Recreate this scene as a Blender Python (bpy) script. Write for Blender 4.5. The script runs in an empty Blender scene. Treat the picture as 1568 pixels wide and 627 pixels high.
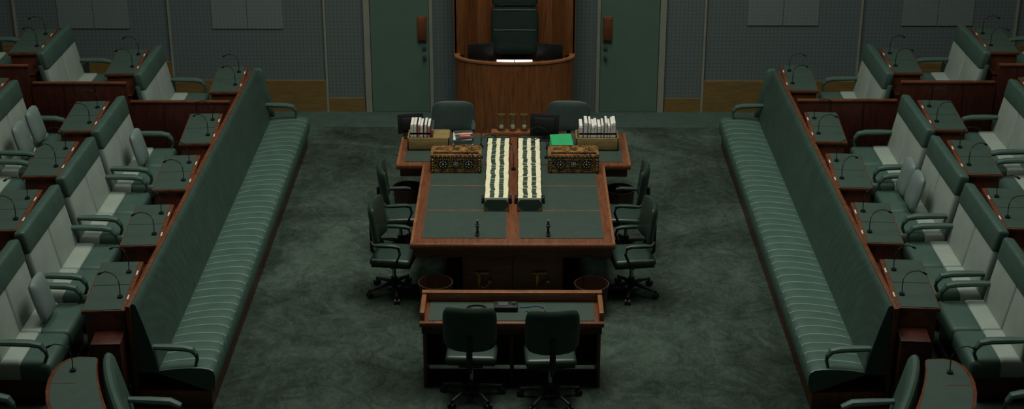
import bpy, bmesh, math, random
from mathutils import Vector, Matrix
random.seed(7)
scene=bpy.context.scene
try:
    scene.view_settings.view_transform='Standard'
    scene.view_settings.look='None'
except Exception: pass
# ---------------------------------------------------------------- materials
def base_mat(name,rough=.6,metal=0,spec=.5):
    m=bpy.data.materials.new(name); m.use_nodes=True
    b=m.node_tree.nodes['Principled BSDF']
    b.inputs['Roughness'].default_value=rough; b.inputs['Metallic'].default_value=metal
    b.inputs['Specular IOR Level'].default_value=spec
    return m,m.node_tree.nodes,m.node_tree.links,b
def coords(n,l,scale=(1,1,1),kind='Object'):
    tc=n.new('ShaderNodeTexCoord'); mp=n.new('ShaderNodeMapping')
    mp.inputs['Scale'].default_value=scale
    l.new(tc.outputs[kind],mp.inputs['Vector']); return mp.outputs['Vector']
def ramp(n,l,src,stops):
    r=n.new('ShaderNodeValToRGB'); e=r.color_ramp.elements
    while len(e)<len(stops): e.new(.5)
    for i,(p,c) in enumerate(stops):
        e[i].position=p; e[i].color=(*c,1)
    l.new(src,r.inputs['Fac']); return r.outputs['Color']
def noise(n,l,vec,scale,detail=4,rough=.55,dist=0):
    t=n.new('ShaderNodeTexNoise'); t.inputs['Scale'].default_value=scale
    t.inputs['Detail'].default_value=detail; t.inputs['Roughness'].default_value=rough
    t.inputs['Distortion'].default_value=dist
    l.new(vec,t.inputs['Vector']); return t.outputs['Fac']
def bump(n,l,b,src,strength=.2,dist=.01):
    u=n.new('ShaderNodeBump'); u.inputs['Strength'].default_value=strength; u.inputs['Distance'].default_value=dist
    l.new(src,u.inputs['Height']); l.new(u.outputs['Normal'],b.inputs['Normal'])
def sc(c,k): return tuple(min(1,v*k) for v in c)
def mottled(name,c,var=.2,scale=8,rough=.6,metal=0,bs=.1,spec=.5,stretch=(1,1,1)):
    m,n,l,b=base_mat(name,rough,metal,spec)
    v=coords(n,l,stretch); f=noise(n,l,v,scale)
    l.new(ramp(n,l,f,[(.3,sc(c,1-var)),(.7,sc(c,1+var))]),b.inputs['Base Color'])
    if bs: bump(n,l,b,noise(n,l,v,scale*5),bs,.004)
    return m
def wood(name,c,stretch=(9,1.2,9),rough=.38,dark=.5):
    m,n,l,b=base_mat(name,rough,0,.4)
    v=coords(n,l,stretch); f=noise(n,l,v,3.5,7,.65,.6)
    l.new(ramp(n,l,f,[(.28,sc(c,dark)),(.5,c),(.72,sc(c,1.4))]),b.inputs['Base Color'])
    bump(n,l,b,f,.06,.003); return m
W=(.148,.050,.021)
M={}
M['wood']=wood('wood_jarrah_y',W)
M['woodx']=wood('wood_jarrah_x',W,(1.2,9,9))
M['woodz']=wood('wood_jarrah_z',(.095,.029,.013),(9,9,1.0))
M['woodp']=wood('wood_podium',(.185,.066,.022),(9,9,.7),.35,.45)
M['wood_dark']=wood('wood_dark',(.055,.014,.009),(6,6,1.2),.4)
M['wood_bin']=wood('wood_bin',(.050,.022,.013),(6,6,1.2),.5)
M['wood_light']=wood('wood_light_edge',(.23,.092,.040),(2,2,9),.3,.7)
M['wood_rim']=wood('wood_rim',(.135,.046,.020),(3,3,9),.35,.6)
M['wood_olive']=wood('wood_olive_box',(.26,.18,.072),(2,9,9),.4,.75)
M['skirt']=wood('wood_skirting',(.17,.108,.036),(1.0,9,9),.4,.8)
GL=(.052,.097,.077)
M['leather']=mottled('leather_green',GL,.12,5,.50,bs=.12,spec=.4)
m,n,l,b=base_mat('leather_back_green',.5,0,.4)
v=coords(n,l,(3,1,1)); f=noise(n,l,v,3,3,.5,.8)
wv=n.new('ShaderNodeTexWave'); wv.wave_type='RINGS'; wv.inputs['Scale'].default_value=2.2; wv.inputs['Distortion'].default_value=7; wv.inputs['Detail'].default_value=2
l.new(v,wv.inputs['Vector'])
l.new(ramp(n,l,f,[(.3,sc(GL,.64)),(.7,sc(GL,.84))]),b.inputs['Base Color']); bump(n,l,b,wv.outputs['Fac'],.3,.008); M['leather_bk']=m
M['leather_dk']=mottled('leather_chair_green',(.023,.044,.034),.12,6,.38,bs=.1)
M['leather_gr']=mottled('leather_clerk_grey',(.045,.066,.060),.12,6,.40,bs=.1)
M['leather_sp']=mottled('leather_speaker',(.014,.028,.023),.12,6,.28,bs=.1)
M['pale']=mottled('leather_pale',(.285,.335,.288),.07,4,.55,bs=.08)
M['pillow']=mottled('pillow_greygreen',(.155,.21,.195),.1,5,.6,bs=.1)
M['seam_pale']=mottled('seam_pale_green',(.18,.25,.205),.15,8,.45,bs=0)  # paler green for the narrow strips along the bench seams
M['inlay']=mottled('desk_leather_inlay',(.042,.072,.056),.08,10,.5,bs=.04)
M['inlay_t']=mottled('table_leather_inlay',(.034,.056,.044),.08,10,.5,bs=.04)
M['black']=mottled('black_plastic',(.006,.007,.007),.1,20,.5,bs=0)
M['screen']=mottled('screen_glass',(.004,.006,.009),.05,3,.12,bs=0)
M['brass']=mottled('brass',(.45,.27,.09),.15,20,.3,.9,bs=0)
M['steel']=mottled('steel',(.35,.36,.36),.1,20,.3,.9,bs=0)
M['cream']=mottled('cream_binding',(.80,.73,.50),.06,25,.6,bs=.1)
M['green_label']=mottled('green_label',(.026,.055,.036),.2,25,.5,bs=0)
M['paper']=mottled('paper_white',(.72,.68,.62),.05,20,.7,bs=0)
M['pink']=mottled('paper_pink',(.6,.16,.15),.1,20,.6,bs=0)
M['folder']=mottled('folder_green',(.02,.36,.12),.1,10,.5,bs=0)
M['cable']=mottled('cable_blue',(.07,.16,.26),.1,20,.4,bs=0)
M['door']=mottled('door_green',(.080,.142,.104),.05,3,.55,bs=.02)
M['frame']=mottled('frame_grey',(.24,.24,.19),.08,6,.5,bs=0)
M['sand']=mottled('sand',(.8,.74,.62),.05,30,.8,bs=0)
M['riser']=mottled('tier_riser_carpet',(.03,.043,.035),.2,6,.9,bs=.2,spec=.1)
M['band']=mottled('carpet_band',(.050,.077,.062),.15,5,.95,bs=.2,spec=.05)
M['plaster']=mottled('plaster',(.20,.23,.21),.05,2,.8,bs=0)
m,n,l,b=base_mat('hourglass_glass',.05); b.inputs['Transmission Weight'].default_value=1
v=coords(n,l); l.new(ramp(n,l,noise(n,l,v,5),[(.3,(.85,.86,.8)),(.7,(.93,.93,.88))]),b.inputs['Base Color']); M['glass']=m
# carpet
m,n,l,b=base_mat('carpet_green',.95,0,.06)
v=coords(n,l,(1,1,1))
a=noise(n,l,v,.55,6,.62,1.2); c=noise(n,l,v,2.6,6,.72,2.5)
v2=coords(n,l,(1.6,.7,1)); st=noise(n,l,v2,7,5,.65,3)
def madd(x,k,y=None):
    q=n.new('ShaderNodeMath'); q.operation='MULTIPLY_ADD'; q.inputs[1].default_value=k; q.inputs[2].default_value=0
    l.new(x,q.inputs[0]); 
    if y is not None: l.new(y,q.inputs[2])
    return q.outputs[0]
s_=madd(st,.20,madd(c,.32,madd(a,.48)))
l.new(ramp(n,l,s_,[(.39,(.015,.023,.017)),(.5,(.037,.053,.041)),(.61,(.070,.097,.075))]),b.inputs['Base Color'])
bump(n,l,b,noise(n,l,v,60,3),.3,.01); M['carpet']=m
def fabric(name,c,k=.62):
    m,n,l,b=base_mat(name,.8,0,.2)
    tc=n.new('ShaderNodeTexCoord'); sp=n.new('ShaderNodeSeparateXYZ'); l.new(tc.outputs['Object'],sp.inputs[0])
    ad=n.new('ShaderNodeMath'); l.new(sp.outputs['X'],ad.inputs[0]); l.new(sp.outputs['Y'],ad.inputs[1])
    outs=[]
    for s in (ad.outputs[0],sp.outputs['Z']):
        d=n.new('ShaderNodeMath'); d.operation='MULTIPLY'; d.inputs[1].default_value=17; l.new(s,d.inputs[0])
        f=n.new('ShaderNodeMath'); f.operation='FRACT'; l.new(d.outputs[0],f.inputs[0])
        g=n.new('ShaderNodeMath'); g.operation='LESS_THAN'; g.inputs[1].default_value=.3; l.new(f.outputs[0],g.inputs[0]); outs.append(g.outputs[0])
    mxx=n.new('ShaderNodeMath'); mxx.operation='MAXIMUM'; l.new(outs[0],mxx.inputs[0]); l.new(outs[1],mxx.inputs[1])
    mix=n.new('ShaderNodeMix'); mix.data_type='RGBA'; mix.inputs[6].default_value=(*c,1); mix.inputs[7].default_value=(*sc(c,k),1)
    l.new(mxx.outputs[0],mix.inputs[0]); l.new(mix.outputs[2],b.inputs['Base Color'])
    return m
M['fabric']=fabric('wall_fabric',(.122,.155,.152),.80)
M['fabric_lt']=fabric('wall_fabric_light',(.165,.205,.195),.9)
m,n,l,b=base_mat('ornate_enamel',.35,.4)
v=coords(n,l,(1,1,1)); vo=n.new('ShaderNodeTexVoronoi'); vo.inputs['Scale'].default_value=34; vo.feature='DISTANCE_TO_EDGE'; l.new(v,vo.inputs['Vector'])
l.new(ramp(n,l,vo.outputs['Distance'],[(.0,(.42,.28,.12)),(.06,(.32,.18,.065)),(.13,(.012,.012,.014))]),b.inputs['Base Color']); M['ornate']=m
m,n,l,b=base_mat('amber_wood',.3)
v=coords(n,l); l.new(ramp(n,l,noise(n,l,v,14,5,.6,1),[(.38,(.03,.016,.01)),(.5,(.21,.095,.028)),(.65,(.36,.18,.05))]),b.inputs['Base Color']); M['amber']=m
m,n,l,b=base_mat('paper_painted_glow',.6); b.inputs['Emission Color'].default_value=(.9,1,.97,1); b.inputs['Emission Strength'].default_value=.75; M['paper_glow']=m  # emission paints the brightness of lit sheets; the papers are no lamp

# ---------------------------------------------------------------- mesh builder
class B:
    def __init__(s,name): s.name=name; s.bm=bmesh.new(); s.ms=[]
    def mi(s,k):
        if k not in s.ms: s.ms.append(k)
        return s.ms.index(k)
    def _fin(s,vs,k):
        fs={f for v in vs for f in v.link_faces}; i=s.mi(k)
        for f in fs: f.material_index=i
        return fs
    def box(s,lo,hi,k,bev=0,seg=2,M4=None):
        c=[(a+b)/2 for a,b in zip(lo,hi)]; d=[abs(b-a) for a,b in zip(lo,hi)]
        mt=Matrix.Translation(c)@Matrix.Diagonal((*d,1))
        if M4 is not None: mt=M4@mt
        r=bmesh.ops.create_cube(s.bm,size=1,matrix=mt)
        fs=s._fin(r['verts'],k)
        if bev:
            es={e for f in fs for e in f.edges}
            bmesh.ops.bevel(s.bm,geom=list(es),offset=min(bev,min(d)*.49),segments=seg,profile=.5,affect='EDGES',material=s.mi(k))
    def cyl(s,p0,p1,r0,k,r1=None,seg=16):
        p0=Vector(p0);p1=Vector(p1);d=p1-p0
        mt=Matrix.Translation((p0+p1)/2)@d.to_track_quat('Z','Y').to_matrix().to_4x4()
        r=bmesh.ops.create_cone(s.bm,cap_ends=True,segments=seg,radius1=r0,radius2=r0 if r1 is None else r1,depth=d.length,matrix=mt)
        s._fin(r['verts'],k)
    def sph(s,c,r,k,scale=(1,1,1),seg=12):
        mt=Matrix.Translation(c)@Matrix.Diagonal((*scale,1))
        q=bmesh.ops.create_uvsphere(s.bm,u_segments=seg,v_segments=max(6,seg*2//3),radius=r,matrix=mt); s._fin(q['verts'],k)
    def tube(s,pts,r,k,seg=8,flat=1.0,up=(0,0,1)):
        pts=[Vector(p) for p in pts]; rings=[]
        rs=r if isinstance(r,(list,tuple)) else [r]*len(pts)
        for i,p in enumerate(pts):
            t=(pts[min(i+1,len(pts)-1)]-pts[max(i-1,0)]).normalized()
            u=Vector(up)
            if abs(t.dot(u))>.95: u=Vector((1,0,0)) if abs(t.x)<.9 else Vector((0,1,0))
            a=t.cross(u).normalized(); b2=a.cross(t).normalized()
            rings.append([s.bm.verts.new(p+a*math.cos(q*2*math.pi/seg)*rs[i]+b2*math.sin(q*2*math.pi/seg)*rs[i]*flat) for q in range(seg)])
        i0=s.mi(k)
        for A,C in zip(rings,rings[1:]):
            for q in range(seg):
                f=s.bm.faces.new((A[q],A[(q+1)%seg],C[(q+1)%seg],C[q])); f.material_index=i0
        for R in (rings[0],rings[-1]):
            f=s.bm.faces.new(R); f.material_index=i0
    def prism(s,poly,axis,lo,hi,k,bev=0):
        def mk(p,t):
            if axis=='z': return (p[0],p[1],t)
            if axis=='y': return (p[0],t,p[1])
            return (t,p[0],p[1])
        A=[s.bm.verts.new(mk(p,lo)) for p in poly]; C=[s.bm.verts.new(mk(p,hi)) for p in poly]
        i0=s.mi(k); fs=[s.bm.faces.new(A),s.bm.faces.new(C[::-1])]
        N=len(poly)
        for q in range(N): fs.append(s.bm.faces.new((A[q],C[q],C[(q+1)%N],A[(q+1)%N])))
        for f in fs: f.material_index=i0
        if bev:
            es={e for f in fs for e in f.edges}
            bmesh.ops.bevel(s.bm,geom=list(es),offset=bev,segments=2,profile=.5,affect='EDGES',material=i0)
    def sweep(s,prof,ys,fx,k):
        i0=s.mi(k); rings=[[s.bm.verts.new((u+fx(y),y,w)) for u,w in prof] for y in ys]; N=len(prof)
        for A,C in zip(rings,rings[1:]):
            for q in range(N):
                f=s.bm.faces.new((A[q],A[(q+1)%N],C[(q+1)%N],C[q])); f.material_index=i0
        for R_ in (rings[0],rings[-1]):
            f=s.bm.faces.new(R_); f.material_index=i0
    def lathe(s,prof,c,k,seg=24):
        c=Vector(c); rings=[]
        for r,z in prof:
            rings.append([s.bm.verts.new(c+Vector((r*math.cos(q*2*math.pi/seg),r*math.sin(q*2*math.pi/seg),z))) for q in range(seg)])
        i0=s.mi(k)
        for A,C in zip(rings,rings[1:]):
            for q in range(seg):
                f=s.bm.faces.new((A[q],A[(q+1)%seg],C[(q+1)%seg],C[q])); f.material_index=i0
        for R in (rings[0],rings[-1]):
            f=s.bm.faces.new(R); f.material_index=i0
    def pad(s,w,h,t,mt,k,curve=0,n=14,ex=6):
        i0=s.mi(k); F=[];R=[]
        for j in range(n+1):
            rf=[];rb=[]
            for i in range(n+1):
                a=-1+2*i/n; b2=-1+2*j/n
                a=math.copysign(1-(1-abs(a))**1.4,a) ; b2=math.copysign(1-(1-abs(b2))**1.4,b2)
                x=a*w/2*(1-.13*abs(b2)**ex); z=b2*h/2*(1-.13*abs(a)**ex)
                th=t/2*math.sqrt(max(0,1-max(abs(a),abs(b2))**ex))
                y=curve*a*a
                edge=i in(0,n) or j in(0,n)
                v1=s.bm.verts.new(mt@Vector((x,y+th,z))); rf.append(v1)
                rb.append(v1 if edge else s.bm.verts.new(mt@Vector((x,y-th,z))))
            F.append(rf);R.append(rb)
        for j in range(n):
            for i in range(n):
                f=s.bm.faces.new((F[j][i],F[j][i+1],F[j+1][i+1],F[j+1][i])); f.material_index=i0
                f=s.bm.faces.new((R[j][i],R[j+1][i],R[j+1][i+1],R[j][i+1])); f.material_index=i0
    def mesh(s,mirror=False):
        bm=s.bm
        if mirror: bmesh.ops.transform(bm,matrix=Matrix.Diagonal((-1,1,1,1)),verts=bm.verts)
        bmesh.ops.recalc_face_normals(bm,faces=bm.faces)
        for f in bm.faces: f.smooth=True
        for e in bm.edges:
            if len(e.link_faces)==2 and e.calc_face_angle(0)>.6: e.smooth=False
        me=bpy.data.meshes.new(s.name); bm.to_mesh(me); bm.free()
        for k in s.ms: me.materials.append(M[k])
        return me
    def put(s,loc=(0,0,0),rz=0,mirror=False): return place(s.name,s.mesh(mirror),loc,rz)
def place(name,me,loc,rz=0,scale=(1,1,1)):
    o=bpy.data.objects.new(name,me); o.location=loc; o.rotation_euler=(0,0,rz); o.scale=scale
    scene.collection.objects.link(o); return o
R=math.radians

# ---------------------------------------------------------------- room shell
YW=22.6
b=B('floor'); b.box((-11,2,-.1),(11,21.87,0),'carpet'); b.box((-11,21.87,-.1),(11,YW,0.004),'band'); b.put()
b=B('ceiling'); b.box((-11,2,12),(11,YW,12.2),'plaster'); b.put()
b=B('wall_back')
b.box((-11,YW,0),(11,YW+.2,12),'fabric')
b.put()
for sx,nm in((-1,'wall_left'),(1,'wall_right')):
    b=B(nm); b.box((sx*11,2,0),(sx*11.2,YW+.2,12),'fabric'); b.put()
b=B('baseboard_back')
for sx in(-1,1):
    for x0,x1,h in((2.28,2.83,.22),(2.86,5.15,.50),(5.18,7.46,.79),(7.49,9.8,1.06)):
        a,c=sorted((sx*x0,sx*x1)); b.box((a,YW-.03,0),(c,YW,h),'skirt')
b.put()
ti=0
for sx in(-1,1):
    for x in(2.845,5.165,7.475,9.8):
        b=B('trim_%d'%ti); ti+=1; b.box((sx*x-.015,YW-.035,0),(sx*x+.015,YW,6),'frame'); b.put()
    for x in (6.3,4.0):
        b=B('wall_panel'); b.box((sx*x-.53,YW-.012,1.31 if sx<0 else 1.37),(sx*x-.004,YW,2.4),'fabric_lt')
        b.box((sx*x+.004,YW-.012,1.31 if sx<0 else 1.37),(sx*x+.53,YW,2.4),'fabric_lt'); b.put()
for i,sx in enumerate((-1,1)):
    b=B('door_%d'%(i+1))
    a,c=sorted((sx*1.29,sx*2.16)); b.box((a,YW-.03,.01),(c,YW,2.9),'door')
    b.box((sx*1.39-.07,YW-.06,1.12),(sx*1.39+.07,YW-.03,1.52),'wood',.03)
    b.box((sx*1.39-.05,YW-.075,1.15),(sx*1.39+.05,YW-.06,1.49),'wood_rim',.01)
    b.cyl((sx*1.36,YW-.06,1.04),(sx*1.36,YW-.03,1.04),.03,'steel'); b.cyl((sx*1.36,YW-.06,.9),(sx*1.36,YW-.03,.9),.025,'steel')
    b.box((sx*1.36-.015,YW-.08,.87),(sx*1.36+.03,YW-.06,.93),'steel',.005)
    b.put()
    b=B('trim_%d'%ti); ti+=1
    for x0,x1 in((2.17,2.26),(1.23,1.28)):
        a,c=sorted((sx*x0,sx*x1)); b.box((a,YW-.05,0),(c,YW,3),'frame')
    b.put()
for sx in(-1,1):
    b=B('floor_tier')
    for x0,x1,y0,h in((3.75,4.38,13.5,.28),(4.38,5.15,9,.28),(5.15,6.43,9,.56),(6.43,7.71,9,.84),(7.71,11,9,1.12)):
        a,c=sorted((sx*x0,sx*x1)); b.box((a,y0,0),(c,YW-.04,h),'riser')
    b.put()

# ---------------------------------------------------------------- front benches
def front_bench():
    b=B('parliamentary_front_bench'); L=7.5
    b.box((.05,0,0),(.77,L,.20),'woodz',.004)
    b.box((.77,-.02,0),(.815,L,1.12),'woodz',.006)
    b.box((.77,-.03,1.12),(.82,L+.01,1.14),'wood_rim',.006)
    prof=[(.06,.20),(.012,.23),(0,.30),(.0,.38),(.02,.425),(.06,.45),(.14,.462),(.25,.462),(.36,.455),(.46,.445),(.55,.43),(.60,.42)]
    P=.175; vs=[]; y=0; n=int(L/P)
    for i in range(n):
        y=i*L/n; w=L/n
        vs+= [(y,-.007,1),(y+.013,-.007,0)]
        vs+= [(y+w*.25,-.002,0),(y+w*.5,0,0),(y+w*.8,-.002,0)]
    vs.append((L,-.007,0))
    rows=[]
    for (yy,dz,pf) in vs:
        row=[]
        for j,(u,w) in enumerate(prof):
            t=j/(len(prof)-1)
            cv=.05*math.sin(math.pi*t)+.014*math.sin(yy*5+t*5)
            cv*=min(1,yy/.3,(L-yy)/.3)
            off=(-dz*.7,0) if j<4 else (0,dz)
            row.append(b.bm.verts.new((u+off[0],yy+cv,w+off[1])))
        rows.append(row)
    il=b.mi('leather'); ip=b.mi('seam_pale')
    for r,(A,C) in enumerate(zip(rows,rows[1:])):
        for j in range(len(prof)-1):
            f=b.bm.faces.new((A[j],A[j+1],C[j+1],C[j])); f.material_index= ip if (vs[r][2] and 4<=j<=9) else il
    for row in(rows[0],rows[-1]):
        e=b.bm.faces.new(row); e.material_index=il
    pr=[(.55,.40),(.57,.55),(.615,.75),(.665,.95),(.705,1.09),(.72,1.14),(.738,1.155),(.76,1.15),(.77,1.10),(.77,.40)]
    k=4
    for i in range(k):
        y0=i*L/k+.003; y1=(i+1)*L/k-.003
        b.prism(pr,'y',y0,y1,'leather_bk')
    b.prism([(.50,.44),(.64,1.12),(.68,1.16),(.77,1.16),(.77,.44)],'y',L,L+.09,'leather',.02)
    for y0 in(.05,L-.10):
        pts=[(.60,y0,.665),(.42,y0,.66),(.30,y0,.655),(.22,y0,.635),(.185,y0,.585)]
        b.tube(pts,[.035,.045,.045,.042,.03],'leather',10,.8)
        b.tube([(.185,y0,.60),(.175,y0,.53),(.20,y0,.44)],[.024,.018,.015],'leather',8)
    return b
for sx in(-1,1):
    front_bench().put((sx*2.92,13.55,0),0,mirror=sx<0)

# ---------------------------------------------------------------- double seats
def double_seat():
    b=B('parliamentary_double_seat'); L=1.36; h=L/2
    b.box((.07,-h+.03,0),(.64,h-.03,.28),'wood_dark',.005)
    b.box((.645,-h+.01,0),(.70,h-.01,1.04),'wood_dark',.004)
    for s in(-1,1):
        c=s*h/2
        b.box((0,c-h/2+.003,.25),(.32,c+h/2-.003,.46),'leather',.055,3)
        b.box((.29,c-h/2+.004,.27),(.55,c+h/2-.004,.464),'pale',.035,3)
        T=Matrix.Translation((.47,c,.40))@Matrix.Rotation(R(11),4,'Y')
        b.box((0,-h/2+.004,0),(.10,h/2-.004,.58),'pale',.035,3,T)
    T=Matrix.Translation((.47,0,.40))@Matrix.Rotation(R(11),4,'Y')
    b.box((-.008,-h,.53),(.115,h,.79),'leather',.035,3,T)
    b.box((.06,-h-.008,.0),(.13,h+.008,.62),'leather',.02,2,T)
    for s in(-1,1):
        y0=s*(h-.05)
        b.tube([(.56,y0,.66),(.36,y0,.66),(.18,y0,.655),(.09,y0,.635),(.05,y0,.575)],[.034,.046,.048,.044,.03],'leather',10,.75)
        b.tube([(.055,y0,.60),(.04,y0,.52),(.08,y0,.42)],[.022,.018,.016],'leather',8)
    return b
ds=[double_seat().mesh(True),double_seat().mesh(False)]
# ---------------------------------------------------------------- member desks
def desk(mirror):
    b=B('member_desk'); h=.57
    b.box((.02,-h+.02,0),(.40,h-.02,.755),'woodz',.004)
    b.box((0,-h,.755),(.43,h,.795),'wood_rim',.006)
    b.box((.03,-h-.28,0),(.30,-h+.02,.56),'wood_dark',.005)
    b.box((.025,-h-.29,.56),(.31,-h+.01,.58),'wood_dark',.005)
    for s in(-1,1):
        c=s*h/2
        b.box((.045,c-h/2+(.012 if s<0 else .006),.79),(.415,c+h/2-(.006 if s<0 else .012),.801),'inlay')
        b.box((.014,c-.05,.796),(.028,c+.05,.800),'paper')
    return b.mesh(mirror)
dk=[desk(True),desk(False)]
def mic(mirror):
    b=B('gooseneck_microphone')
    b.cyl((0,0,0),(0,0,.02),.028,'black')
    b.tube([(0,0,.015),(-.005,0,.10),(.0,0,.17),(.03,.01,.225),(.08,.02,.25),(.14,.03,.255),(.19,.035,.235)],.005,'black',6)
    b.tube([(.19,.035,.235),(.225,.04,.215)],.011,'black',8)
    return b.mesh(mirror)
mc=[mic(True),mic(False)]
seatY=[13.78,15.28,16.82,18.36]
deskY=[14.15,15.70,17.28,18.83,20.87]
desk3=[13.85,15.45,17.0,18.5,20.80]
seat3=[13.5,15.05,16.6,18.15]
for sx in(-1,1):
    k=0 if sx<0 else 1; dy=0 if sx<0 else .10
    def seatrow(x,h,ys):
        for y in ys: place('parliamentary_double_seat',ds[k],(sx*x,y+dy,h))
    def deskrow(x,h,ys):
        for y in ys:
            place('member_desk',dk[k],(sx*x,y+dy,h),-sx*R(4))
            for t in(-.3,.28):
                place('gooseneck_microphone',mc[k],(sx*(x+.10+.08*t),y+dy+t,h+.802),-sx*R(random.uniform(-25,25)))
    seatrow(4.38,.28,[11.5]+seatY+[20.62]); deskrow(3.785,.28,deskY)
    seatrow(5.66,.56,[11.9]+seat3+[20.65]); deskrow(5.17,.56,desk3)
    seatrow(6.96,.84,[15.0,16.5,18.0,20.75]); deskrow(6.46,.84,[13.9,15.5,17.1,18.6,20.85])
    for x0,x1,h0,h in((3.80,5.13,.28,1.12),(5.16,6.41,.56,1.38),(6.44,7.7,.84,1.62)):
        b=B('timber_partition'); a,c=sorted((sx*x0,sx*x1))
        yy=19.78+dy
        b.box((a,yy-.02,h0),(c,yy+.03,h-.03),'wood_dark',.004); b.box((a,yy-.03,h-.03),(c,yy+.04,h),'wood_rim',.005)
        for i in range(1,3):
            xx=a+(c-a)*i/3; b.box((xx-.004,yy-.026,h0),(xx+.004,yy-.02,h-.03),'black')
        b.put()
def pillow(loc,sx,rz=0,tilt=14):
    b=B('seat_cushion')
    T=Matrix.Rotation(R(90),4,'Z')
    T=Matrix.Rotation(R(tilt)*sx,4,'Y')@T
    b.pad(.40,.46,.12,T,'pillow',0,12,2.6)
    b.put(loc,rz)
pillow((-4.70,14.05,.99),-1); pillow((-4.70,18.35,.99),-1)
pillow((-5.98,17.85,1.27),-1); pillow((-5.98,18.4,1.27),-1); pillow((-5.98,16.3,1.27),-1)
pillow((4.70,16.95,.99),1); pillow((4.70,17.38,.99),1)

# ---------------------------------------------------------------- curved horseshoe desks & benches (near corners)
def cdx(y): return -.30*max(0,(12.6-y)/.9)**1.3
for sx in(-1,1):
    b=B('curved_member_desk')
    inner=[(3.77+cdx(y),y) for y in (11.2,11.4,11.6,11.8,12.0,12.2,12.4,12.6)]
    outer=[(3.80,12.63),(3.95,12.64),(4.04,12.60),(4.10,12.50),(4.12,12.36),(4.115,12.2),(4.08,12.0),(4.02,11.8),(3.94,11.62),(3.82,11.4),(3.68,11.2)]
    P=inner+outer
    cx_=sum(p[0] for p in P)/len(P); cy_=sum(p[1] for p in P)/len(P)
    def shr(k): return [(cx_+(x-cx_)*(1-k*1.6),cy_+(y-cy_)*(1-k*.55)) for x,y in P]
    b.prism(shr(.06),'z',0,1.03,'woodz'); b.prism(P,'z',1.03,1.07,'wood_rim',.004)
    b.prism(shr(.075),'z',1.065,1.076,'inlay')
    b.box((3.84,12.12,1.07),(4.06,12.13,1.078),'wood_rim')
    b.put((0,0,0),0,sx<0)
    place('gooseneck_microphone',mc[0 if sx<0 else 1],(sx*3.93,12.35,1.077),0)
    b=B('curved_bench')
    ys=[12.62-i*.08 for i in range(19)]
    b.sweep([(u+2.93,w) for u,w in [(.54,.40),(.57,.6),(.62,.8),(.67,1.0),(.69,1.08),(.72,1.115),(.755,1.12),(.78,1.10),(.79,1.05),(.79,.2),(.54,.2)]],ys,cdx,'leather')
    b.sweep([(u+2.93,w) for u,w in [(0,.23),(0,.38),(.03,.43),(.08,.45),(.25,.46),(.53,.44),(.53,.2),(.03,.2)]],ys,cdx,'leather')
    b.sweep([(u+2.93,w) for u,w in [(.06,0),(.06,.2),(.79,.2),(.79,0)]],ys,cdx,'woodz')
    b.tube([(3.50,12.50,.70),(3.3,12.50,.69),(3.12,12.5,.68),(3.04,12.5,.64),(3.01,12.5,.55),(3.04,12.5,.43)],[.035,.045,.045,.04,.025,.018],'leather',10,.8)
    b.put((0,0,0),0,sx<0)

# ---------------------------------------------------------------- central table
b=B('central_table')
z=.75
def slab(x0,x1,y0,y1,zt,th,k='wood',bev=.012): b.box((x0,y0,zt-th),(x1,y1,zt),k,bev)
slab(-1.145,1.145,15.89,18.45,z,.06)
slab(-1.48,1.48,18.36,19.57,z-.002,.06)
b.box((-1.10,15.94,z-.18),(1.10,18.4,z-.05),'woodx',.01)
b.box((-1.44,18.42,z-.18),(1.44,19.53,z-.05),'woodx',.01)
b.box((-1.12,15.915,z-.10),(1.12,18.4,z-.055),'wood_rim',.01)
for x in(-1.13,1.13): b.box((x-.015,15.9,z-.002),(x+.015,18.36,z+.004),'wood_light',.002)
b.box((-1.13,15.9,z-.002),(1.13,15.925,z+.004),'wood_light',.002)
for x in(-1.465,1.465): b.box((x-.015,18.38,z-.004),(x+.015,19.55,z+.003),'wood_light',.002)
def inl(x0,x1,y0,y1): b.box((x0,y0,z-.01),(x1,y1,z+.005),'inlay_t')
for s in(-1,1):
    for y0,y1 in((16.07,16.86),(16.88,17.64),(17.66,18.34)):
        a,c=sorted((s*.075,s*1.02)); inl(a,c,y0,y1)
    a,c=sorted((s*.075,s*1.02)); inl(a,c,18.38,19.45)
    a,c=sorted((s*1.035,s*1.38)); inl(a,c,18.48,19.45)
    a,c=sorted((s*.075,s*1.02))
    for yy in(16.87,17.65): b.box((a,yy-.008,z-.01),(c,yy+.008,z+.006),'wood_light')
b.box((-.57,16.10,0),(.57,17.9,z-.17),'wood_light',.008)
b.box((-1.0,18.6,0),(1.0,19.4,z-.17),'wood_dark',.008)
b.box((-.004,16.09,.08),(.004,16.10,z-.18),'black')
for s in(-1,1):
    x=s*.33
    b.box((x-.10,16.07,.30),(x+.06,16.10,.33),'brass',.004); b.box((x-.07,16.065,.14),(x-.035,16.10,.33),'brass',.004)
    b.tube([(x-.05,16.06,.16),(x+.02,16.04,.15),(x+.08,16.05,.22)],.012,'brass',8)
    b.cyl((x+.07,16.04,.22),(x+.07,16.10,.22),.02,'brass')
b.box((-.3,19.42,z),(.3,19.56,z+.06),'wood_light',.008)
b.put()
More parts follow.
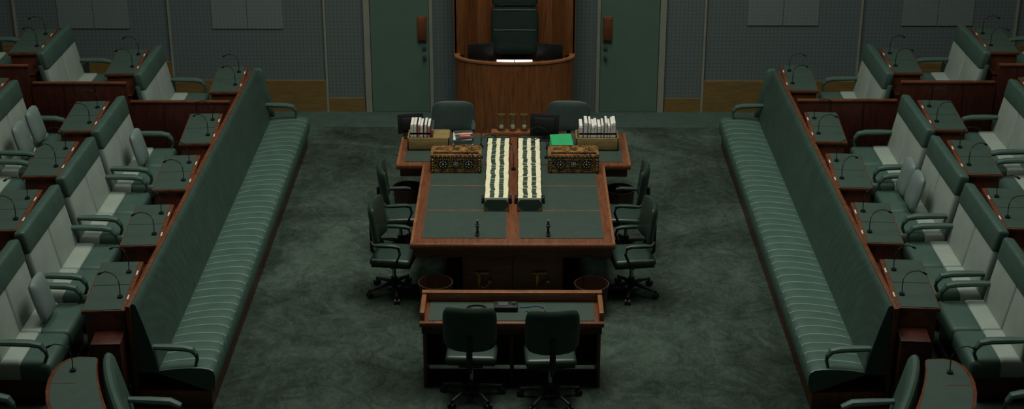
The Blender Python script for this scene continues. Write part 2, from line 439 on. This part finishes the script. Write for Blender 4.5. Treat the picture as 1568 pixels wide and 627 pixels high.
# ---------------------------------------------------------------- statute book racks
for sx,xc in((-1,-.195),(1,.195)):
    b=B('statute_book_rack'); zt=.757
    y0=16.88;y1=18.92; w=.14
    b.box((-w,y0,zt),(w,y1,zt+.05),'black',.004)
    b.prism([(-w-.004,zt),(w+.004,zt),(w+.004,zt+.10),(w-.035,zt+.14),(-w+.035,zt+.14),(-w-.004,zt+.10)],'y',y0-.03,y0+.0,'inlay_t')
    for s in(-1,1):
        b.prism([(s*(w-.06),zt+.003),(s*w,zt+.003),(s*w,zt+.06)],'y',y0-.036,y0-.028,'brass')
        b.box((s*(w+.02)-.02,y0+.2,zt),(s*(w+.02)+.02,y0+.3,zt+.07),'black',.006)
    b.box((-w-.01,y1,zt),(w+.01,y1+.03,zt+.16),'black',.004)
    nb=27; d=(y1-y0)/nb
    for i in range(nb):
        a=y0+i*d; hh=random.uniform(-.002,.002); jx=random.uniform(-.004,.004)
        zz=zt+.155+hh
        b.box((-w+.004+jx,a+.002,zt+.05),(w-.004+jx,a+d-.002,zz),'cream',.003,1)
        for lx in(-.052,.052):
            o=random.uniform(-.004,.004)
            b.box((lx-.027+o+jx,a+.007,zz-.01),(lx+.027+o+jx,a+d-.007,zz+.004),'green_label')
    b.put((xc,0,0))
# ---------------------------------------------------------------- dispatch boxes
for xc in(-.715,.745):
    b=B('dispatch_box'); z0=.757; w=.315; y0=18.08; y1=18.40; hh=.26
    b.box((-w,y0,z0),(w,y1,z0+.03),'amber',.006)
    b.box((-w+.012,y0+.012,z0+.03),(w-.012,y1-.012,z0+.19),'ornate',.004)
    b.box((-w,y0,z0+.19),(w,y1,z0+hh-.02),'amber',.01)
    b.box((-w+.03,y0+.03,z0+hh-.02),(w-.03,y1-.03,z0+hh),'amber',.008)
    for x in(-.16,0,.16):
        b.cyl((x,y0+.014,z0+.11),(x,y0-.004,z0+.11),.062 if x else .045,'black',seg=20)
        for q in range(8):
            a=q*math.pi/4; r=.04 if x else .028
            b.sph((x+r*math.cos(a),y0-.005,z0+.11+r*math.sin(a)),.011,'steel',seg=6)
        b.sph((x,y0-.006,z0+.11),.017,'brass',seg=8)
    for i in range(24):
        xx=-w+.02+i*(2*w-.04)/23
        b.sph((xx,y0-.002,z0+.045),.007,'brass',seg=6); b.sph((xx,y0-.002,z0+.178),.007,'brass',seg=6)
        b.sph((xx,y0-.002,z0+.217),.009,'steel' if i%2 else 'black',seg=6)
    for s in(-1,1):
        b.box((s*(w-.025)-.027,y0-.004,z0),(s*(w-.025)+.027,y0+.02,z0+.19),'ornate',.004)
        for i in range(5): b.sph((s*(w-.025),y0-.006,z0+.03+i*.035),.011,'brass',seg=6)
    for x in(-.2,0,.2):
        b.cyl((x,(y0+y1)/2,z0+hh),(x,(y0+y1)/2,z0+hh+.006),.055,'ornate',seg=18)
        b.cyl((x,(y0+y1)/2,z0+hh),(x,(y0+y1)/2,z0+hh+.012),.022,'brass',seg=12)
    for yy in(y0+.04,y1-.04): b.box((-w+.04,yy-.012,z0+hh-.002),(w-.04,yy+.012,z0+hh+.004),'ornate')
    b.put((xc,0,0))
for x in(-.40,.40):
    b=B('table_microphone'); b.box((x-.02,16.10,.756),(x+.02,16.22,.775),'black',.006)
    b.tube([(x,16.18,.77),(x,16.2,.85),(x,16.17,.93)],[.014,.012,.016],'black',8); b.box((x-.022,16.12,.86),(x+.022,16.19,.88),'black',.006)
    b.put()
for x,y,r in((-.42,18.60,20),(-.42,19.0,-10),(.42,18.60,200),(.44,18.95,160),(.0,18.2,90)):
    place('gooseneck_microphone',mc[1],(x,y,.757),R(r),(1,1,1.15))
# ---------------------------------------------------------------- book boxes, papers, folder, monitors, hourglasses
for sx,x0,x1,bx0,bx1 in((-1,-1.37,-.83,-1.35,-1.04),(1,.80,1.35,.83,1.33)):
    b=B('book_box'); y0=18.86;y1=19.2
    b.box((x0,y0,.757),(x1,y0+.02,.93),'wood_olive',.004); b.box((x0,y1-.02,.757),(x1,y1,.93),'wood_olive',.004)
    b.box((x0,y0,.757),(x0+.02,y1,.93),'wood_olive',.004); b.box((x1-.02,y0,.757),(x1,y1,.93),'wood_olive',.004)
    b.box((x0,y0,.757),(x1,y1,.775),'wood_olive'); 
    if sx<0: b.box((bx1,y0+.02,.775),(x1-.02,y1-.02,.925),'wood_olive')
    b.put()
    b=B('row_of_books'); x=bx0+.015
    while x<bx1-.05:
        t=random.uniform(.026,.042); hh=random.uniform(1.08,1.13)
        k=random.choice(['paper','paper','pink' if sx<0 else 'paper','paper'])
        lean=Matrix.Translation((x,0,.78))@Matrix.Rotation(R(random.uniform(-1,3)),4,'Y')
        b.box((0,y0+.03,0),(t,y1-.03,hh-.78),'paper' ,.002,1,lean)
        b.box((-.001,y0+.026,.16),(t+.001,y0+.032,hh-.80),k if sx<0 else 'paper',0,1,lean)
        b.box((-.001,y0+.026,.19),(t+.001,y0+.0315,.215),'black' if sx>0 else 'pink',0,1,lean)
        b.box((t,y0+.03,0),(t+.003,y1-.03,hh-.785),'black',0,1,lean)
        x+=t+.010
    b.put()
b=B('paper_stack')
for i in range(9):
    a=random.uniform(-.15,.15); T=Matrix.Translation((-.655+random.uniform(-.01,.01),19.05,.757+i*.018))@Matrix.Rotation(a,4,'Z')
    b.box((-.12,-.15,0),(.12,.15,.015),random.choice(['paper','paper','steel','cream','black']),0,1,T)
b.box((-.70,18.92,.921),(-.56,19.02,.935),'pink'); b.tube([(-.76,19.0,.93),(-.66,18.95,.96),(-.54,19.02,.94)],.008,'cream',6)
b.put()
b=B('green_folder'); b.box((.48,18.86,.757),(.76,19.15,.80),'paper',.003); b.box((.47,18.85,.80),(.77,19.16,.805),'folder')
T=Matrix.Translation((.62,19.0,.81))@Matrix.Rotation(R(12),4,'X')@Matrix.Rotation(R(5),4,'Z')
b.box((-.14,-.13,0.02),(.14,.16,.045),'folder',.003,1,T); b.put()
def monitor(x,y,z0,w,h,rz,tilt=-8):
    b=B('computer_monitor')
    T=Matrix.Translation((0,0,.04))@Matrix.Rotation(R(tilt),4,'X')
    b.box((-w/2,-.012,0),(w/2,.012,h),'black',.006,2,T)
    b.box((-w/2+.012,.012,.012),(w/2-.012,.0135,h-.012),'screen',0,1,T); b.box((-w/2+.05,-.035,.05),(w/2-.05,-.01,h-.05),'black',.01,2,T)
    b.box((-.015,-.02,0),(.015,.01,.06),'black',.004); b.box((-.10,-.08,0),(.10,.07,.012),'black',.004); b.put((x,y,z0),rz)
monitor(-1.36,19.42,.757,.34,.26,R(12)); monitor(.40,19.30,.757,.38,.30,R(-8))
for x in(-.165,-.015,.135):
    b=B('hourglass'); y=19.49; z0=.812
    for zz in(z0,z0+.21): b.cyl((x,y,zz),(x,y,zz+.016),.056,'brass',seg=20)
    for q in range(4):
        a=q*math.pi/2+.78; b.cyl((x+.046*math.cos(a),y+.046*math.sin(a),z0+.01),(x+.046*math.cos(a),y+.046*math.sin(a),z0+.215),.005,'brass',seg=6)
    b.lathe([(.012,.018),(.036,.03),(.04,.06),(.022,.095),(.006,.113),(.022,.131),(.04,.166),(.036,.196),(.012,.208)],(x,y,z0),'glass',16)
    b.lathe([(.01,.02),(.034,.032),(.037,.055),(.02,.075),(.002,.085)],(x,y,z0),'sand',14)
    b.put()
# ---------------------------------------------------------------- office chairs
def star(b,r=.31,k='black'):
    for q in range(5):
        a=q*2*math.pi/5+.3; d=Vector((math.cos(a),math.sin(a),0)); p=d*r
        b.tube([Vector((0,0,.13)),d*r*.5+Vector((0,0,.115)),p+Vector((0,0,.085))],[.032,.024,.017],k,8,.8)
        t=Vector((-d.y,d.x,0))
        for s in(-1,1): b.cyl(p+t*s*.012+Vector((0,0,.032)),p+t*s*.032+Vector((0,0,.032)),.032,'black',seg=12)
        b.cyl(p+Vector((0,0,.05)),p+Vector((0,0,.1)),.011,k,seg=8)
    b.cyl((0,0,.08),(0,0,.2),.038,k); b.cyl((0,0,.15),(0,0,.42),.022,'steel')
def office_chair(arms=True,top=1.14,mat='leather_dk',bw=.53,bh=.50,by=-.27,frame='black',sy=0):
    b=B('office_chair'); star(b)
    b.box((-.12,-.14,.40),(.12,.14,.44),'black',.01)
    b.box((-.255,-.23+sy,.43),(.255,.25+sy,.52),mat,.04,4)
    b.box((-.24,-.21+sy,.415),(.24,.24+sy,.435),'black',.008)
    T=Matrix.Translation((0,by,top-bh/2))@Matrix.Rotation(R(7),4,'X')
    b.pad(bw,bh,.075,T,mat,.06,14,6)
    b.tube([(0,-.1,.42),(0,by+.02,.43),(0,by-.04,.52),(0,by-.045,top-bh*.6)],[.022,.022,.02,.018],'black',8,1.6)
    if arms:
        for s in(-1,1):
            x=s*.28
            b.tube([(s*.2,.02,.43),(x,.04,.44),(x+.01*s,.10,.52),(x+.01*s,.14,.62),(x,.12,.685),(x,.06,.70),(x,-.08,.695),(x,-.16,.70),(s*.25,by+.01,.74)],.016,frame,8)
            b.tube([(x,.14,.70),(x,.08,.715),(x,-.05,.715),(x,-.16,.71)],[.02,.032,.032,.022],mat,10,.55)
    return b.mesh()
ch_a=office_chair(True,by=-.21); ch_n=office_chair(False,sy=.09,bh=.51)
for sx in(-1,1):
    place('office_chair',ch_a,(sx*1.36,16.22,0),-sx*R(-90)+R(8*sx)); place('office_chair',ch_a,(sx*1.37,17.40,0),-sx*R(-90)-R(5*sx))
place('office_chair',ch_n,(-.40,13.80,0),R(-2)); place('office_chair',ch_n,(.385,13.74,0),R(3))
ch_c=office_chair(True,.97,'leather_gr',.58,.42,-.27,'steel')
place('office_chair',ch_c,(-.83,19.95,0),R(180)); place('office_chair',ch_c,(.73,19.97,0),R(176))
# ---------------------------------------------------------------- front desk
b=B('reporters_desk')
x=.925; y0=13.96; y1=14.50
b.box((-x,y0,.70),(x,y1,.75),'wood',.008)
b.box((-x+.02,y0+.015,.62),(x-.02,y0+.04,.70),'wood_dark',.004)
for s in(-1,1):
    a,c=sorted((s*(x-.03),s*(x-.065))); b.box((a,y0+.03,0),(c,y1,.70),'woodz',.004)
    a,c=sorted((s*x,s*(x-.05))); b.box((a,y0+.06,.74),(c,y1,.84),'wood_light',.01)
b.box((-x+.03,y1-.12,.05),(x-.03,y1-.09,.70),'wood_dark',.004)
b.box((-.02,y0+.06,0),(.02,y1-.1,.70),'wood_dark',.004)
b.box((-x,y1-.05,.74),(x,y1,.85),'wood_light',.008); b.box((-x,y1-.06,.845),(x,y1+.01,.858),'wood_light',.004)
for s in(-1,1):
    a,c=sorted((s*.30,s*(x-.09)));  b.box((a,y0+.05,.745),(c,y1-.07,.755),'inlay_t')
b.box((-.29,y0+.05,.745),(.29,y1-.07,.755),'inlay_t')
b.put()
b=B('audio_control_box'); b.box((-.18,14.20,.757),(.06,14.35,.81),'black',.008); b.box((-.14,14.23,.81),(-.04,14.31,.816),'steel'); b.cyl((.02,14.27,.81),(.02,14.27,.83),.015,'steel'); b.put()
b=B('coiled_cable')
b.tube([(.08,14.3,.765)]+[(.24+.10*math.cos(a),14.25+.08*math.sin(a),.765) for a in [2.4-i*.4 for i in range(14)]],.006,'cable',6)
b.put()
b=B('headphones')
b.tube([(-.36+.10*math.cos(a),14.27+.07*math.sin(a),.765) for a in [i*.4 for i in range(12)]],.008,'black',6)
b.cyl((-.27,14.2,.757),(-.27,14.2,.785),.04,'black'); b.cyl((-.42,14.2,.757),(-.42,14.2,.785),.04,'black'); b.put()
def wbin(x,y):
    b=B('wastepaper_bin'); b.lathe([(.14,0),(.165,.02),(.19,.34),(.195,.36),(.185,.36),(.155,.03),(.02,.02)],(0,0,0),'wood_bin',28); b.put((x,y,0))
wbin(-.86,15.75); wbin(.88,15.72); wbin(-1.36,18.62); wbin(1.36,18.55)

# ---------------------------------------------------------------- Speaker's podium
b=B('speaker_podium')
def ell(a,bb,n=20): return [(a*math.cos(R(180+180*i/n)),21.92+bb*math.sin(R(180+180*i/n))) for i in range(n+1)]
poly=ell(.87,.42)+[(.87,22.55),(.80,22.55)]+ell(.81,.36)[::-1]+[(-.80,22.55),(-.87,22.55)]
b.prism(poly,'z',0,1.085,'woodp')
poly=ell(.88,.43)+[(.88,22.0)]+[(.80,22.0)]+ell(.80,.35)[::-1]+[(-.80,22.0),(-.88,22.0)]
b.prism(poly,'z',1.085,1.11,'wood_light')
b.prism(ell(.80,.34)+[(.80,22.05),(-.80,22.05)],'z',.93,.96,'wood')
b.box((-.8,21.95,0),(.8,22.55,.35),'riser')
for s in(-1,1):
    a,c=sorted((s*.885,s*.73)); b.box((a,22.0,1.08),(c,22.08,3.2),'woodp',.01)
    a,c=sorted((s*.885,s*.85)); b.box((a,22.0,1.08),(c,22.57,3.2),'woodp')
    b.prism([(s*.72,22.10),(s*.55,22.45),(s*.38,22.52),(s*.38,22.56),(s*.85,22.56),(s*.85,22.10)],'z',.35,3.2,'woodp')
b.box((-.40,22.53,.35),(.40,22.57,3.2),'woodp')
b.put()
b=B('speaker_chair')
b.box((-.34,-.26,.42),(.34,.20,.56),'leather_sp',.05,3)
T=Matrix.Translation((0,.17,1.02))@Matrix.Rotation(R(-6),4,'X')
b.pad(.70,.78,.12,T,'leather_sp',-.03,14,8)
T=Matrix.Translation((0,.20,1.50))@Matrix.Rotation(R(-5),4,'X')
b.pad(.68,.26,.13,T,'leather_sp',-.03,12,6)
T=Matrix.Translation((0,.17,1.02))@Matrix.Rotation(R(-6),4,'X')
for zz in(.0,.30): b.tube([T@Vector((-.31,-.075,zz)),T@Vector((0,-.06,zz)),T@Vector((.31,-.075,zz))],.008,'leather_dk',6)
for s in(-1,1):
    b.box((s*.36-.04,-.2,.66),(s*.36+.04,.12,.72),'leather_sp',.02,3); b.cyl((s*.36,-.1,.3),(s*.36,-.1,.67),.02,'steel')
b.cyl((0,0,.1),(0,0,.43),.04,'black'); b.cyl((0,0,0),(0,0,.06),.24,'black',.2,24)
b.put((0,22.2,.35))
def mon2(x,rz):
    b=B('computer_monitor'); T=Matrix.Translation((0,0,.07))@Matrix.Rotation(R(6),4,'X')
    b.box((-.19,-.012,0),(.19,.012,.27),'black',.006,2,T); b.box((-.175,.012,.015),(.175,.0135,.255),'screen',0,1,T)
    b.box((-.02,-.03,0),(.02,0,.09),'black',.004); b.box((-.09,-.08,0),(.09,.05,.012),'black',.004); b.put((x,21.90,.962),rz)
mon2(-.50,R(14)); mon2(.52,R(-14))
b=B('open_papers'); T=Matrix.Translation((.0,21.74,1.01))@Matrix.Rotation(R(18),4,'X')
b.box((-.26,-.10,0),(-.005,.12,.012),'paper_glow',0,1,T); b.box((.005,-.10,0),(.26,.12,.012),'paper_glow',0,1,T)
b.box((-.28,-.12,-.02),(.28,.14,0),'black',.004,1,T); b.box((-.2,21.70,.962),(.2,21.80,1.02),'wood_dark',.004); b.put()

# ---------------------------------------------------------------- lights
def area(name,loc,sx,sy,p,col,rot=(0,0,0),spread=180):
    d=bpy.data.lights.new(name,'AREA'); d.shape='RECTANGLE'; d.size=sx; d.size_y=sy; d.energy=p; d.color=col
    d.spread=R(spread)
    o=bpy.data.objects.new(name,d); o.location=loc; o.rotation_euler=rot; scene.collection.objects.link(o)
area('ceiling_light_main',(0,17.0,11.6),3.5,7,375,(.98,1,.90),spread=115)
area('ceiling_light_side',(-6,16,11.6),2.5,8,125,(.98,1,.90),spread=125)
area('ceiling_light_side',(6,16,11.6),2.5,8,125,(.98,1,.90),spread=125)
w=bpy.data.worlds.new('World'); scene.world=w; w.use_nodes=True
w.node_tree.nodes['Background'].inputs[0].default_value=(.72,.95,.85,1); w.node_tree.nodes['Background'].inputs[1].default_value=.06
# ---------------------------------------------------------------- camera
cd=bpy.data.cameras.new('camera'); cam=bpy.data.objects.new('camera',cd); scene.collection.objects.link(cam)
cd.lens=54.87; cd.sensor_width=36; cam.location=(.073,0,7.82); cam.rotation_euler=(R(67.5),0,R(.29)); scene.camera=cam
